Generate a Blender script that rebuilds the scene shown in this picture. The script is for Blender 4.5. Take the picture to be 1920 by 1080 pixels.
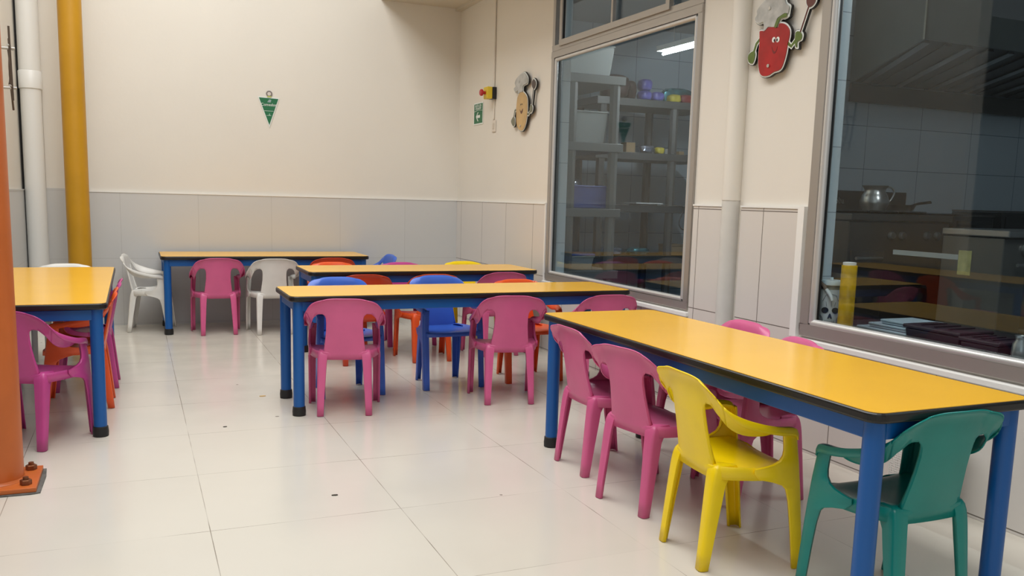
import bpy, bmesh, math, random
from mathutils import Vector, Matrix
for o in list(bpy.data.objects): bpy.data.objects.remove(o)
S = bpy.context.scene
COL = S.collection
PI = math.pi
random.seed(4)
# ------------------------------------------------------------------ camera
EYE = 1.03
cam = bpy.data.objects.new('camera', bpy.data.cameras.new('camera')); COL.objects.link(cam)
cam.data.sensor_width = 36; cam.data.lens = 1630.385 / 1920 * 36
cam.data.shift_y = (604.718 - 540) / 1920
cam.data.clip_start = 0.05
r_ = Vector((0.917918, -0.395888, 0.026439)); u_ = Vector((0.031695, 0.139585, 0.989703)); f_ = Vector((0.395501, 0.907628, -0.140676))
m = Matrix((r_, u_, -f_)).transposed().to_4x4(); m.translation = (0, 0, EYE); cam.matrix_world = m
S.camera = cam
# ------------------------------------------------------------------ world, sky light, exposure
w = bpy.data.worlds.new('sky'); S.world = w; w.use_nodes = True
bg = w.node_tree.nodes['Background']; bg.inputs[0].default_value = (0.93, 0.97, 1.0, 1); bg.inputs[1].default_value = 0.26
def area(name, loc, rot, sx, sy, power, color):
    l = bpy.data.lights.new(name, 'AREA'); l.shape = 'RECTANGLE'; l.size = sx; l.size_y = sy; l.energy = power; l.color = color
    o = bpy.data.objects.new(name, l); COL.objects.link(o); o.location = loc; o.rotation_euler = rot; return o
area('skylight_glow', (0.3, 2.9, 4.3), (0, 0, 0), 2.0, 7.0, 182, (1, 0.995, 0.975))
area('courtyard_daylight', (-2.6, -3.2, 2.3), (math.radians(78), 0, math.radians(-33)), 4.0, 3.0, 14, (0.93, 0.97, 1.0))
S.view_settings.view_transform = 'Standard'; S.view_settings.look = 'None'; S.view_settings.gamma = 1
S.view_settings.use_curve_mapping = False
S.view_settings.exposure = 0.42
# ------------------------------------------------------------------ materials
def lin(c):
    return tuple(((v / 255) / 12.92 if v / 255 <= .04045 else ((v / 255 + .055) / 1.055) ** 2.4) for v in c) + (1,)
MATS = {}
def mat(name, rgb, rough=.5, metal=0, noise=0, nscale=6, spec=.5, trans=0, alpha=1, emit=0, bump=0, bscale=60):
    if name in MATS: return MATS[name]
    M = bpy.data.materials.new(name); M.use_nodes = True; nt = M.node_tree; b = nt.nodes['Principled BSDF']
    c = lin(rgb); b.inputs['Base Color'].default_value = c; b.inputs['Roughness'].default_value = rough
    b.inputs['Metallic'].default_value = metal; b.inputs['Specular IOR Level'].default_value = spec
    b.inputs['Transmission Weight'].default_value = trans; b.inputs['Alpha'].default_value = alpha
    if emit:
        b.inputs['Emission Color'].default_value = c; b.inputs['Emission Strength'].default_value = emit
    tc = nt.nodes.new('ShaderNodeTexCoord')
    if noise:
        n = nt.nodes.new('ShaderNodeTexNoise'); n.inputs['Scale'].default_value = nscale; n.inputs['Detail'].default_value = 5
        nt.links.new(tc.outputs['Object'], n.inputs['Vector'])
        r = nt.nodes.new('ShaderNodeValToRGB'); r.color_ramp.elements[0].position = .35; r.color_ramp.elements[1].position = .65
        r.color_ramp.elements[0].color = tuple(v * (1 - noise) for v in c[:3]) + (1,); r.color_ramp.elements[1].color = tuple(min(1, v * (1 + noise * .5)) for v in c[:3]) + (1,)
        nt.links.new(n.outputs[0], r.inputs[0]); nt.links.new(r.outputs[0], b.inputs['Base Color'])
    if bump:
        n = nt.nodes.new('ShaderNodeTexNoise'); n.inputs['Scale'].default_value = bscale; nt.links.new(tc.outputs['Object'], n.inputs['Vector'])
        bp = nt.nodes.new('ShaderNodeBump'); bp.inputs['Strength'].default_value = bump; bp.inputs['Distance'].default_value = .01
        nt.links.new(n.outputs[0], bp.inputs['Height']); nt.links.new(bp.outputs[0], b.inputs['Normal'])
    MATS[name] = M; return M
def tiled(name, rgb, grout, axes, size, off, lw=.0018, rough=.25, stain=.05, vary=.03, broken=0, bump=.0, roughvar=0):
    """ceramic tile laid on a plane: thin joints on the two world axes given"""
    M = bpy.data.materials.new(name); M.use_nodes = True; nt = M.node_tree; b = nt.nodes['Principled BSDF']; L = nt.links.new
    N = nt.nodes.new
    geo = N('ShaderNodeNewGeometry'); sep = N('ShaderNodeSeparateXYZ'); L(geo.outputs['Position'], sep.inputs[0])
    def mth(op, a, bb=None):
        k = N('ShaderNodeMath'); k.operation = op
        for i, v in enumerate((a, bb)):
            if v is None: continue
            if isinstance(v, (int, float)): k.inputs[i].default_value = v
            else: L(v, k.inputs[i])
        return k.outputs[0]
    masks = []; cells = []
    for i in (0, 1):
        p = mth('DIVIDE', mth('SUBTRACT', sep.outputs[axes[i]], off[i]), size[i])
        fr = mth('FRACT', p); d = mth('MINIMUM', fr, mth('SUBTRACT', 1.0, fr))
        masks.append(mth('LESS_THAN', mth('MULTIPLY', d, size[i]), lw)); cells.append(mth('FLOOR', p))
    mk = mth('MAXIMUM', masks[0], masks[1])
    if broken:
        nz = N('ShaderNodeTexNoise'); nz.inputs['Scale'].default_value = 3.1; L(geo.outputs['Position'], nz.inputs['Vector'])
        mm = N('ShaderNodeMapRange'); mm.inputs['From Min'].default_value = .38; mm.inputs['From Max'].default_value = .62; mm.inputs['To Min'].default_value = 1 - broken
        L(nz.outputs[0], mm.inputs['Value']); mk = mth('MULTIPLY', mk, mm.outputs[0])
    comb = N('ShaderNodeCombineXYZ'); L(cells[0], comb.inputs[0]); L(cells[1], comb.inputs[1])
    wn = N('ShaderNodeTexWhiteNoise'); L(comb.outputs[0], wn.inputs['Vector'])
    n2 = N('ShaderNodeTexNoise'); n2.inputs['Scale'].default_value = 1.7; n2.inputs['Detail'].default_value = 6; L(geo.outputs['Position'], n2.inputs['Vector'])
    val = mth('ADD', mth('ADD', 1 - vary / 2 - stain / 2, mth('MULTIPLY', wn.outputs[0], vary)), mth('MULTIPLY', n2.outputs[0], stain))
    mul = N('ShaderNodeMix'); mul.data_type = 'RGBA'; mul.blend_type = 'MULTIPLY'; mul.inputs['Factor'].default_value = 1
    mul.inputs['A'].default_value = lin(rgb); L(val, mul.inputs['B'])
    mix = N('ShaderNodeMix'); mix.data_type = 'RGBA'; L(mk, mix.inputs['Factor']); L(mul.outputs['Result'], mix.inputs['A']); mix.inputs['B'].default_value = lin(grout)
    out = mix.outputs['Result']
    if bump:   # small dark specks and scuffs trodden into the tiles
        v = N('ShaderNodeTexVoronoi'); v.inputs['Scale'].default_value = 2.3; v.inputs['Randomness'].default_value = 1; L(geo.outputs['Position'], v.inputs['Vector'])
        sp = mth('MULTIPLY', mth('LESS_THAN', v.outputs['Distance'], .022), bump)
        mx2 = N('ShaderNodeMix'); mx2.data_type = 'RGBA'; L(sp, mx2.inputs['Factor']); L(out, mx2.inputs['A']); mx2.inputs['B'].default_value = lin((95, 85, 75)); out = mx2.outputs['Result']
    L(out, b.inputs['Base Color'])
    b.inputs['Roughness'].default_value = rough
    if roughvar:
        rr = N('ShaderNodeMapRange'); rr.inputs['From Min'].default_value = .3; rr.inputs['From Max'].default_value = .7
        rr.inputs['To Min'].default_value = rough - roughvar; rr.inputs['To Max'].default_value = rough + roughvar
        n3 = N('ShaderNodeTexNoise'); n3.inputs['Scale'].default_value = 4; n3.inputs['Detail'].default_value = 4; L(geo.outputs['Position'], n3.inputs['Vector']); L(n3.outputs[0], rr.inputs['Value']); L(rr.outputs[0], b.inputs['Roughness'])
    return M
def glass(name, tint, refl=1.0, ior=1.52, rough=.0):
    M = bpy.data.materials.new(name); M.use_nodes = True; nt = M.node_tree; nt.nodes.clear(); N = nt.nodes.new
    o = N('ShaderNodeOutputMaterial'); mx = N('ShaderNodeMixShader'); t = N('ShaderNodeBsdfTransparent'); g = N('ShaderNodeBsdfGlossy')
    t.inputs[0].default_value = tint + (1,); g.inputs['Roughness'].default_value = rough; g.inputs['Color'].default_value = (.94, .97, 1, 1)
    fr = N('ShaderNodeFresnel'); ge = N('ShaderNodeNewGeometry'); ix = N('ShaderNodeMix'); ix.inputs['A'].default_value = ior; ix.inputs['B'].default_value = 1 / ior
    nt.links.new(ge.outputs['Backfacing'], ix.inputs['Factor']); nt.links.new(ix.outputs[0], fr.inputs[0])   # the thin pane mirrors alike from both of its faces
    mm = N('ShaderNodeMath'); mm.operation = 'MULTIPLY'; mm.inputs[1].default_value = refl; mm.use_clamp = True
    nt.links.new(fr.outputs[0], mm.inputs[0]); nt.links.new(mm.outputs[0], mx.inputs[0]); nt.links.new(t.outputs[0], mx.inputs[1]); nt.links.new(g.outputs[0], mx.inputs[2]); nt.links.new(mx.outputs[0], o.inputs[0])
    return M
# ------------------------------------------------------------------ mesh helpers
def obj(name, verts, faces, material, parent=None, smooth=False, bevel=0, solid=0, sub=0, seg=2):
    me = bpy.data.meshes.new(name); me.from_pydata([tuple(v) for v in verts], [], faces)
    bm = bmesh.new(); bm.from_mesh(me); bmesh.ops.remove_doubles(bm, verts=bm.verts, dist=1e-5); bmesh.ops.recalc_face_normals(bm, faces=bm.faces); bm.to_mesh(me); bm.free()
    if material: me.materials.append(material)
    if smooth:
        for p in me.polygons: p.use_smooth = True
        me.set_sharp_from_angle(angle=math.radians(48))
    o = bpy.data.objects.new(name, me); COL.objects.link(o)
    if parent: o.parent = parent
    if solid:
        k = o.modifiers.new('thickness', 'SOLIDIFY'); k.thickness = solid; k.offset = 0
    if bevel:
        k = o.modifiers.new('bevel', 'BEVEL'); k.width = bevel; k.segments = seg; k.limit_method = 'ANGLE'; k.angle_limit = math.radians(35)
    if sub:
        k = o.modifiers.new('smooth', 'SUBSURF'); k.levels = sub; k.render_levels = sub
    return o
class MB:
    def __init__(s): s.v = []; s.f = []
    def add(s, v, f):
        n = len(s.v); s.v += [tuple(p) for p in v]; s.f += [tuple(i + n for i in q) for q in f]; return s
    def box(s, a, b):
        x0, y0, z0 = a; x1, y1, z1 = b
        return s.add([(x0, y0, z0), (x1, y0, z0), (x1, y1, z0), (x0, y1, z0), (x0, y0, z1), (x1, y0, z1), (x1, y1, z1), (x0, y1, z1)],
                     [(0, 3, 2, 1), (4, 5, 6, 7), (0, 1, 5, 4), (1, 2, 6, 5), (2, 3, 7, 6), (3, 0, 4, 7)])
    def hexa(s, lo, hi):
        return s.add(list(lo) + list(hi), [(0, 3, 2, 1), (4, 5, 6, 7), (0, 1, 5, 4), (1, 2, 6, 5), (2, 3, 7, 6), (3, 0, 4, 7)])
    def tube(s, pts, r, n=10, cap=True, flat=1):
        pts = [Vector(p) for p in pts]; rings = []; up = None
        for i, p in enumerate(pts):
            d = (pts[min(i + 1, len(pts) - 1)] - pts[max(i - 1, 0)]).normalized()
            if up is None: up = d.orthogonal().normalized()
            a = (up - d * up.dot(d)).normalized(); up = a; b = d.cross(a); rr = r[i] if isinstance(r, (list, tuple)) else r
            rings.append([p + a * rr * math.cos(2 * PI * k / n) + b * rr * flat * math.sin(2 * PI * k / n) for k in range(n)])
        v = [q for R in rings for q in R]; f = [(i * n + k, i * n + (k + 1) % n, (i + 1) * n + (k + 1) % n, (i + 1) * n + k) for i in range(len(pts) - 1) for k in range(n)]
        if cap: f += [tuple(range(n))[::-1], tuple((len(pts) - 1) * n + k for k in range(n))]
        return s.add(v, f)
    def lathe(s, prof, c, n=28, cap=False):
        v = []; f = []
        for r, z in prof:
            v += [(c[0] + r * math.cos(2 * PI * k / n), c[1] + r * math.sin(2 * PI * k / n), c[2] + z) for k in range(n)]
        for i in range(len(prof) - 1):
            for k in range(n): f.append((i * n + k, i * n + (k + 1) % n, (i + 1) * n + (k + 1) % n, (i + 1) * n + k))
        if cap: f += [tuple(range(n))[::-1], tuple((len(prof) - 1) * n + k for k in range(n))]
        return s.add(v, f)
    def prism(s, poly, to3, a, b):
        n = len(poly); v = [to3(p, a) for p in poly] + [to3(p, b) for p in poly]
        return s.add(v, [tuple(range(n)), tuple(range(n, 2 * n))[::-1]] + [(k, (k + 1) % n, n + (k + 1) % n, n + k) for k in range(n)])
    def grid(s, rows):
        m_ = len(rows[0]); v = [p for r in rows for p in r]
        return s.add(v, [(i * m_ + k, i * m_ + k + 1, (i + 1) * m_ + k + 1, (i + 1) * m_ + k) for i in range(len(rows) - 1) for k in range(m_ - 1)])
    def build(s, name, material, parent=None, **k): return obj(name, s.v, s.f, material, parent, **k)
def empty(name, loc=(0, 0, 0), rz=0):
    o = bpy.data.objects.new(name, None); COL.objects.link(o); o.location = loc; o.rotation_euler = (0, 0, rz); o.empty_display_size = .1; return o
def tag(o, label, cat, group=None):
    o['label'] = label; o['category'] = cat
    if group: o['group'] = group
    return o
def struct(o, label=None, kind='structure'):
    o['kind'] = kind
    if label: o['label'] = label
    return o
def rround(w, h, r, n=6, cx=0, cy=0):
    out = []
    for sx, sy, a in ((1, 1, 0), (-1, 1, 90), (-1, -1, 180), (1, -1, 270)):
        for k in range(n + 1):
            t = math.radians(a + 90 * k / n); out.append((cx + sx * (w / 2 - r) + r * math.cos(t), cy + sy * (h / 2 - r) + r * math.sin(t)))
    return out
def crom(P, n):
    """smooth curve through the points P, n samples"""
    P = [Vector(p) for p in P]; Q = [P[0] * 2 - P[1]] + P + [P[-1] * 2 - P[-2]]; out = []
    for i in range(n):
        t = i / (n - 1) * (len(P) - 1); k = min(int(t), len(P) - 2); t -= k; a, b, c, d = Q[k:k + 4]
        out.append(.5 * ((2 * b) + (c - a) * t + (2 * a - 5 * b + 4 * c - d) * t * t + (3 * b - a - 3 * c + d) * t ** 3))
    return out
def text(body, size, loc, rot, material, parent=None, name='lettering', ext=.0006, align='CENTER', sx=1):
    c = bpy.data.curves.new(name, 'FONT'); c.body = body; c.size = size; c.extrude = ext; c.align_x = align; c.align_y = 'CENTER'
    t = bpy.data.objects.new(name, c); COL.objects.link(t)
    dg = bpy.context.evaluated_depsgraph_get(); me = bpy.data.meshes.new_from_object(t.evaluated_get(dg)); bpy.data.objects.remove(t)
    me.materials.clear(); me.materials.append(material); o = bpy.data.objects.new(name, me); COL.objects.link(o)
    o.location = loc; o.rotation_euler = rot; o.scale = (sx, 1, 1)
    if parent: o.parent = parent
    return o
# ------------------------------------------------------------------ palette
paint = mat('cream_wall_paint', (220, 215, 205), .6, noise=.02, nscale=1.5, bump=.05, bscale=30)
paint_r = paint
white_paint = mat('white_gloss_paint', (226, 226, 222), .35)
cap_m = mat('white_tile_trim', (232, 231, 227), .35)
alu = mat('grey_aluminium', (168, 163, 157), .38, .55)
alu_l = mat('bright_aluminium', (206, 205, 203), .3, .5)
rubber = mat('black_rubber', (22, 22, 23), .5)
steel = mat('brushed_steel', (196, 196, 194), .28, .9, noise=.12, nscale=3)
dark_steel = mat('dark_steel', (88, 86, 84), .4, .6)
blackm = mat('black_enamel', (18, 18, 20), .3)
soffit_m = mat('soffit_paint', (205, 198, 184), .7)
# ------------------------------------------------------------------ room shell
XW, YW, XL = 2.59, 7.19, -0.72
floor_m = tiled('floor_tiles', (210, 204, 192), (136, 127, 114), (0, 1), (.601, .575), (.185, 2.69), lw=.0013, rough=.2, stain=.10, vary=.03, broken=.9, bump=.7, roughvar=.07)
struct(MB().box((-6, -6, -.12), (2.6, 7.3, 0)).build('floor', floor_m))
tile_b = tiled('wainscot_tile_back', (197, 197, 195), (176, 175, 172), (0, 2), (.55, .497), (.46, .012), lw=.0012, rough=.3, stain=.03, vary=.02)
tile_r = tiled('wainscot_tile_side', (208, 203, 197), (112, 105, 98), (1, 2), (.49, .497), (.2, .012), lw=.0022, rough=.28, stain=.03, vary=.02)
WT = 1.0
struct(MB().box((XL - .2, YW, 0), (XW + .2, YW + .12, 4.3)).build('wall_back', paint))
struct(MB().box((XL, YW - .014, 0), (XW, YW - .0005, WT)).build('trim_1', tile_b), 'grey tile wainscot along the back wall')
struct(MB().box((XL, YW - .018, WT), (XW - .0, YW - .0005, WT + .008)).build('trim_2', cap_m), 'white cap line of the back wainscot')
# window wall (right)
W1 = (3.69, 5.38, .49, 2.72); W2 = (.7, 2.865, .49, 2.72)
wr = MB(); T = .12
wr.box((XW, W1[1], 0), (XW + T, YW, 4.3)).box((XW, W1[0], 0), (XW + T, W1[1], W1[2])).box((XW, W1[0], W1[3]), (XW + T, W1[1], 4.3))
wr.box((XW, W2[1], 0), (XW + T, W1[0], 4.3)).box((XW, W2[0], 0), (XW + T, W2[1], W2[2])).box((XW, W2[0], W2[3]), (XW + T, W2[1], 4.3))
wr.box((XW, -3.5, 0), (XW + T, W2[0], 4.3))
struct(wr.build('wall_right', paint))
tw = MB()
tw.box((XW - .014, W1[1] + .01, 0), (XW - .0005, YW - .014, 1.0))
tw.box((XW - .014, W1[0], 0), (XW - .0005, W1[1] + .01, .47))
tw.box((XW - .014, 3.425, 0), (XW - .0005, W1[0] - .015, 1.02)).box((XW - .014, W2[1] + .02, 0), (XW - .0005, 3.30, 1.02))
tw.box((XW - .014, -3.5, 0), (XW - .0005, W2[1] + .02, .47))
struct(tw.build('trim_3', tile_r, bevel=.002, seg=1), 'pale tile wainscot along the window wall')
tc_ = MB(); tc_.box((XW - .018, W1[1] + .01, 1.0), (XW - .0005, YW - .014, 1.008)).box((XW - .018, 3.425, 1.02), (XW - .0005, W1[0] - .015, 1.028)).box((XW - .018, W2[1] + .02, 1.02), (XW - .0005, 3.30, 1.028))
tc_.box((XW - .02, W2[1] + .012, .48), (XW - .0005, W2[1] + .05, 1.03))
tc_.box((XW - .018, W1[1] + .002, .47), (XW - .0005, W1[1] + .016, 1.01))
struct(tc_.build('trim_4', cap_m), 'white cap line of the window wall wainscot')
sl = MB(); sl.box((XW - .03, W1[0] - .02, .458), (XW - .0005, W1[1] + .01, .482)); 
struct(sl.build('trim_5', cap_m, bevel=.004), 'white sill ledge under the far window')
sl = MB(); sl.box((XW - .03, W2[0], .458), (XW - .0005, W2[1] + .02, .482))
struct(sl.build('trim_6', cap_m, bevel=.004), 'white sill ledge under the near window')
# left wall
struct(MB().box((XL - .12, 4.9, 0), (XL, YW + .12, 4.3)).build('wall_left', paint))
tile_l = tiled('wainscot_tile_left', (197, 197, 195), (170, 169, 166), (1, 2), (.55, .497), (.3, .012), lw=.0012, rough=.3, stain=.03, vary=.02)
struct(MB().box((XL + .0005, 4.9, 0), (XL + .014, YW - .014, 1.0)).box((XL + .0005, 4.9, 1.0), (XL + .018, YW - .014, 1.008)).build('trim_7', tile_l), 'grey tile wainscot on the left wall')
struct(MB().box((XL + .0005, YW - .05, 1.01), (XL + .02, YW - .0005, 4.2)).build('trim_8', rubber), 'dark open joint in the left corner of the room')
# boxed column in the corner
struct(MB().box((XL + .14, YW - .07, 0), (XL + .33, YW - .02, 1.02)).build('trim_9', tile_b), 'tiled boxing beside the white pipe')
struct(MB().box((XL + .15, YW - .06, 1.02), (XL + .32, YW - .0005, 4.2)).build('trim_10', paint), 'painted boxing above the tiled one')
# soffit over the windows
struct(MB().box((1.90, -3.5, 2.60), (XW, YW, 2.95)).build('ceiling', soffit_m), 'cream soffit along the window wall')
struct(MB().box((XW - .05, 3.5, 2.58), (XW - .0005, YW - .001, 2.60)).build('trim_11', soffit_m), 'cove strip where soffit meets the window wall')
# courtyard side and behind the camera: pale walls that the windows mirror
struct(MB().box((-6.1, -6, 0), (-6, 7.3, 3.2)).build('wall_courtyard', mat('courtyard_wall', (150, 152, 150), .8)))
struct(MB().box((-6, 7.2, 0), (XL - .12, 7.3, 3.2)).build('wall_courtyard_far', MATS['courtyard_wall']))
struct(MB().box((XL - .12, -3.6, 2.75), (XW, -3.5, 4.3)).build('wall_front', paint))

# ------------------------------------------------------------------ windows
pane_m = glass('window_glass', (.86, .90, .91), .62)
def frame_rect(mb, y0, y1, z0, z1, wd, x0, x1):
    mb.box((x0, y0, z0), (x1, y1, z0 + wd)).box((x0, y0, z1 - wd), (x1, y1, z1)).box((x0, y0, z0 + wd), (x1, y0 + wd, z1 - wd)).box((x0, y1 - wd, z0 + wd), (x1, y1, z1 - wd)); return mb
def bead(y0, y1, z0, z1, r, x):
    """rounded glazing bead running round a pane"""
    mb = MB(); c = [(x, y0, z0), (x, y1, z0), (x, y1, z1), (x, y0, z1)]
    for i in range(4): mb.tube([c[i], c[(i + 1) % 4]], r, 10)
    return mb
win1 = struct(empty('window_1', (XW, 0, 0)), 'far kitchen window with a sliding transom above')
Z1 = 2.0
mb = frame_rect(MB(), W1[0] + .001, W1[1] - .001, W1[2], Z1, .04, -.012, .05); mb.build('frame', alu, win1, bevel=.003)
bead(W1[0] + .055, W1[1] - .06, W1[2] + .052, Z1 - .055, .013, .0).build('glazing_bead', alu_l, win1, smooth=True)
MB().box((.016, W1[0] + .04, W1[2] + .04), (.022, W1[1] - .04, Z1 - .04)).build('pane', pane_m, win1)
frame_rect(MB(), W1[0] + .001, W1[1] - .001, Z1 + .0, W1[3], .035, -.008, .05).build('transom_frame', alu, win1, bevel=.003)
frame_rect(MB(), 3.98, W1[1] - .12, Z1 + .02, W1[3] - .05, .035, -.02, .01).build('sliding_sash', alu, win1, bevel=.003)
MB().box((-.012, 4.58, Z1 + .05), (.008, 4.60, W1[3] - .08)).build('sash_bar', alu, win1)
MB().box((.016, W1[0] + .035, Z1 + .03), (.022, W1[1] - .04, W1[3] - .03)).build('transom_pane', pane_m, win1)
win2 = struct(empty('window_2', (XW, 0, 0)), 'near kitchen window with a wide grey frame')
frame_rect(MB(), W2[0], W2[1] - .001, W2[2], W2[3], .05, -.014, .05).build('frame', alu, win2, bevel=.003)
bead(W2[0] + .065, W2[1] - .065, W2[2] + .060, W2[3] - .065, .017, .0).build('glazing_bead', alu_l, win2, smooth=True)
MB().box((.016, W2[0] + .05, W2[2] + .05), (.022, W2[1] - .05, W2[3] - .05)).build('pane', pane_m, win2)
frame_rect(MB(), W2[0] + .055, W2[1] - .07, W2[2] + .055, W2[3] - .06, .011, .004, .016).build('gasket', rubber, win2)
frame_rect(MB(), W1[0] + .045, W1[1] - .06, W1[2] + .045, Z1 - .045, .008, .004, .016).build('gasket', rubber, win1)
frame_rect(MB(), 4.01, W1[1] - .15, Z1 + .05, W1[3] - .08, .006, -.01, .004).build('sash_gasket', rubber, win1)

# ------------------------------------------------------------------ kitchen shell behind the glass
kt = tiled('kitchen_tile', (176, 188, 196), (110, 120, 126), (0, 2), (.47, .27), (.09, .2), lw=.002, rough=.22, stain=.03, vary=.03)
kty = tiled('kitchen_tile_side', (176, 188, 196), (110, 120, 126), (1, 2), (.47, .27), (.09, .2), lw=.002, rough=.22, stain=.03, vary=.03)
struct(MB().box((XW + T, YW, 0), (8.3, YW + .12, 2.62)).build('wall_storeroom_back', kt))
struct(MB().box((3.7, 4.32, 0), (8.3, 4.42, 2.62)).build('wall_kitchen_back', kt))
struct(MB().box((8.2, -1, 0), (8.3, YW, 2.62)).build('wall_kitchen_side', kty))
struct(MB().box((XW + T, -1.1, 0), (8.3, -1, 2.62)).build('wall_kitchen_front', kt))
struct(MB().box((XW + T, -1, -.12), (8.3, YW, -.0)).build('floor_kitchen', mat('kitchen_floor', (96, 98, 98), .5, noise=.1)))
struct(MB().box((XW + T, -1.1, 2.62), (8.3, YW + .12, 2.72)).build('ceiling_kitchen', mat('kitchen_ceiling', (150, 156, 158), .8)))
j = MB()
for W in (W1, W2):
    j.box((XW + .05, W[1] - .012, W[2]), (XW + T + .01, W[1] - .001, W[3])).box((XW + .05, W[0] + .001, W[2]), (XW + T + .01, W[0] + .012, W[3])).box((XW + .05, W[0], W[2] - .001), (XW + T + .01, W[1], W[2] + .006))
j.box((XW + T + .0005, -1, 0), (XW + T + .01, W2[0], 2.62)).box((XW + T + .0005, W2[1], 0), (XW + T + .01, W1[0], 2.62)).box((XW + T + .0005, W1[1], 0), (XW + T + .01, YW, 2.62))
struct(j.build('trim_12', tiled('jamb_tile', (196, 206, 210), (150, 158, 162), (1, 2), (5, .27), (.09, .2), lw=.002, rough=.25)), 'pale tiles round the inside of both window openings')
lampm = mat('tube_light', (240, 246, 250), emit=170)
def tube_lamp(name, x, y0, y1, z, label):
    t = empty(name, (x, (y0 + y1) / 2, z)); h = (y1 - y0) / 2
    MB().box((-.05, -h, .02), (.05, h, .06)).build('housing', white_paint, t, bevel=.004)
    MB().tube([(0, -h + .03, 0), (0, h - .03, 0)], .009, 12).build('tube', lampm, t, smooth=True)
    for s in (-1, 1): MB().tube([(0, s * h * .7, .06), (0, s * h * .7, 2.62 - z)], .004, 6).build('suspension_rod', steel, t)
    return tag(t, label, 'lamp', 'kitchen tube lamps')
tube_lamp('tube_lamp', 3.9, 4.95, 6.12, 2.2, 'lit fluorescent tube hanging above the shelves behind the far window')
tube_lamp('tube_lamp', 3.35, 1.0, 2.2, 2.42, 'lit fluorescent tube hanging over the prep table behind the near window')
# ------------------------------------------------------------------ tables
yel_m = None
def laminate():
    M = mat('yellow_laminate', (252, 192, 58), .2, noise=.03, nscale=3)
    return M
lam = laminate(); blue_m = mat('blue_painted_steel', (0, 84, 156), .38); edge_m = mat('black_edge_band', (20, 19, 18), .35)
TH = .565
def make_table(L, W, cx, cy, rz, label):
    """long side along local x"""
    t = empty('dining_table', (cx, cy, 0), rz); to3 = lambda p, z: (p[0], p[1], z)
    MB().prism(rround(L - .012, W - .012, .034), to3, TH - .004, TH).build('tabletop', lam, t)
    MB().prism(rround(L, W, .04), to3, TH - .027, TH - .0012).build('edge_band', edge_m, t, bevel=.007, seg=3)
    x, y, h = L / 2 - .045, W / 2 - .045, .02
    for s in (-1, 1):
        MB().box((-x, s * y - h, TH - .073), (x, s * y + h, TH - .0275)).build('apron_rail', blue_m, t, bevel=.003)
        MB().box((s * x - h, -y, TH - .0725), (s * x + h, y, TH - .028)).build('apron_rail', blue_m, t, bevel=.003)
        for q in (-1, 1):
            lg = MB().tube([(s * x, q * y, .012), (s * x, q * y, TH - .0275)], .026, 20).build('leg', blue_m, t, smooth=True)
            lg.modifiers.new('edges', 'EDGE_SPLIT').split_angle = math.radians(50)
            c = MB().lathe([(.024, 0), (.0305, .002), (.0315, .02), (.0295, .042), (.026, .044)], (s * x, q * y, 0), 20, cap=True).build('foot_cap', rubber, lg, smooth=True)
    return tag(t, label, 'table', 'yellow topped dining tables')
make_table(1.50, .53, .912, 6.855, 0, 'yellow table pushed against the back wall with pink and white chairs')
make_table(1.52, .50, 1.712, 5.495, 0, 'middle yellow table, partly hidden behind the one with two pink chairs in front')
make_table(1.80, .47, 1.538, 4.225, 0, 'long yellow table with two pink chairs at its near side and blue ones behind')
make_table(1.83, .58, -.40, 4.80, PI / 2, 'yellow table on the left beside the orange pole')
make_table(1.80, .54, 1.813, 2.342, PI / 2, 'nearest yellow table, running along the window wall')

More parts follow.
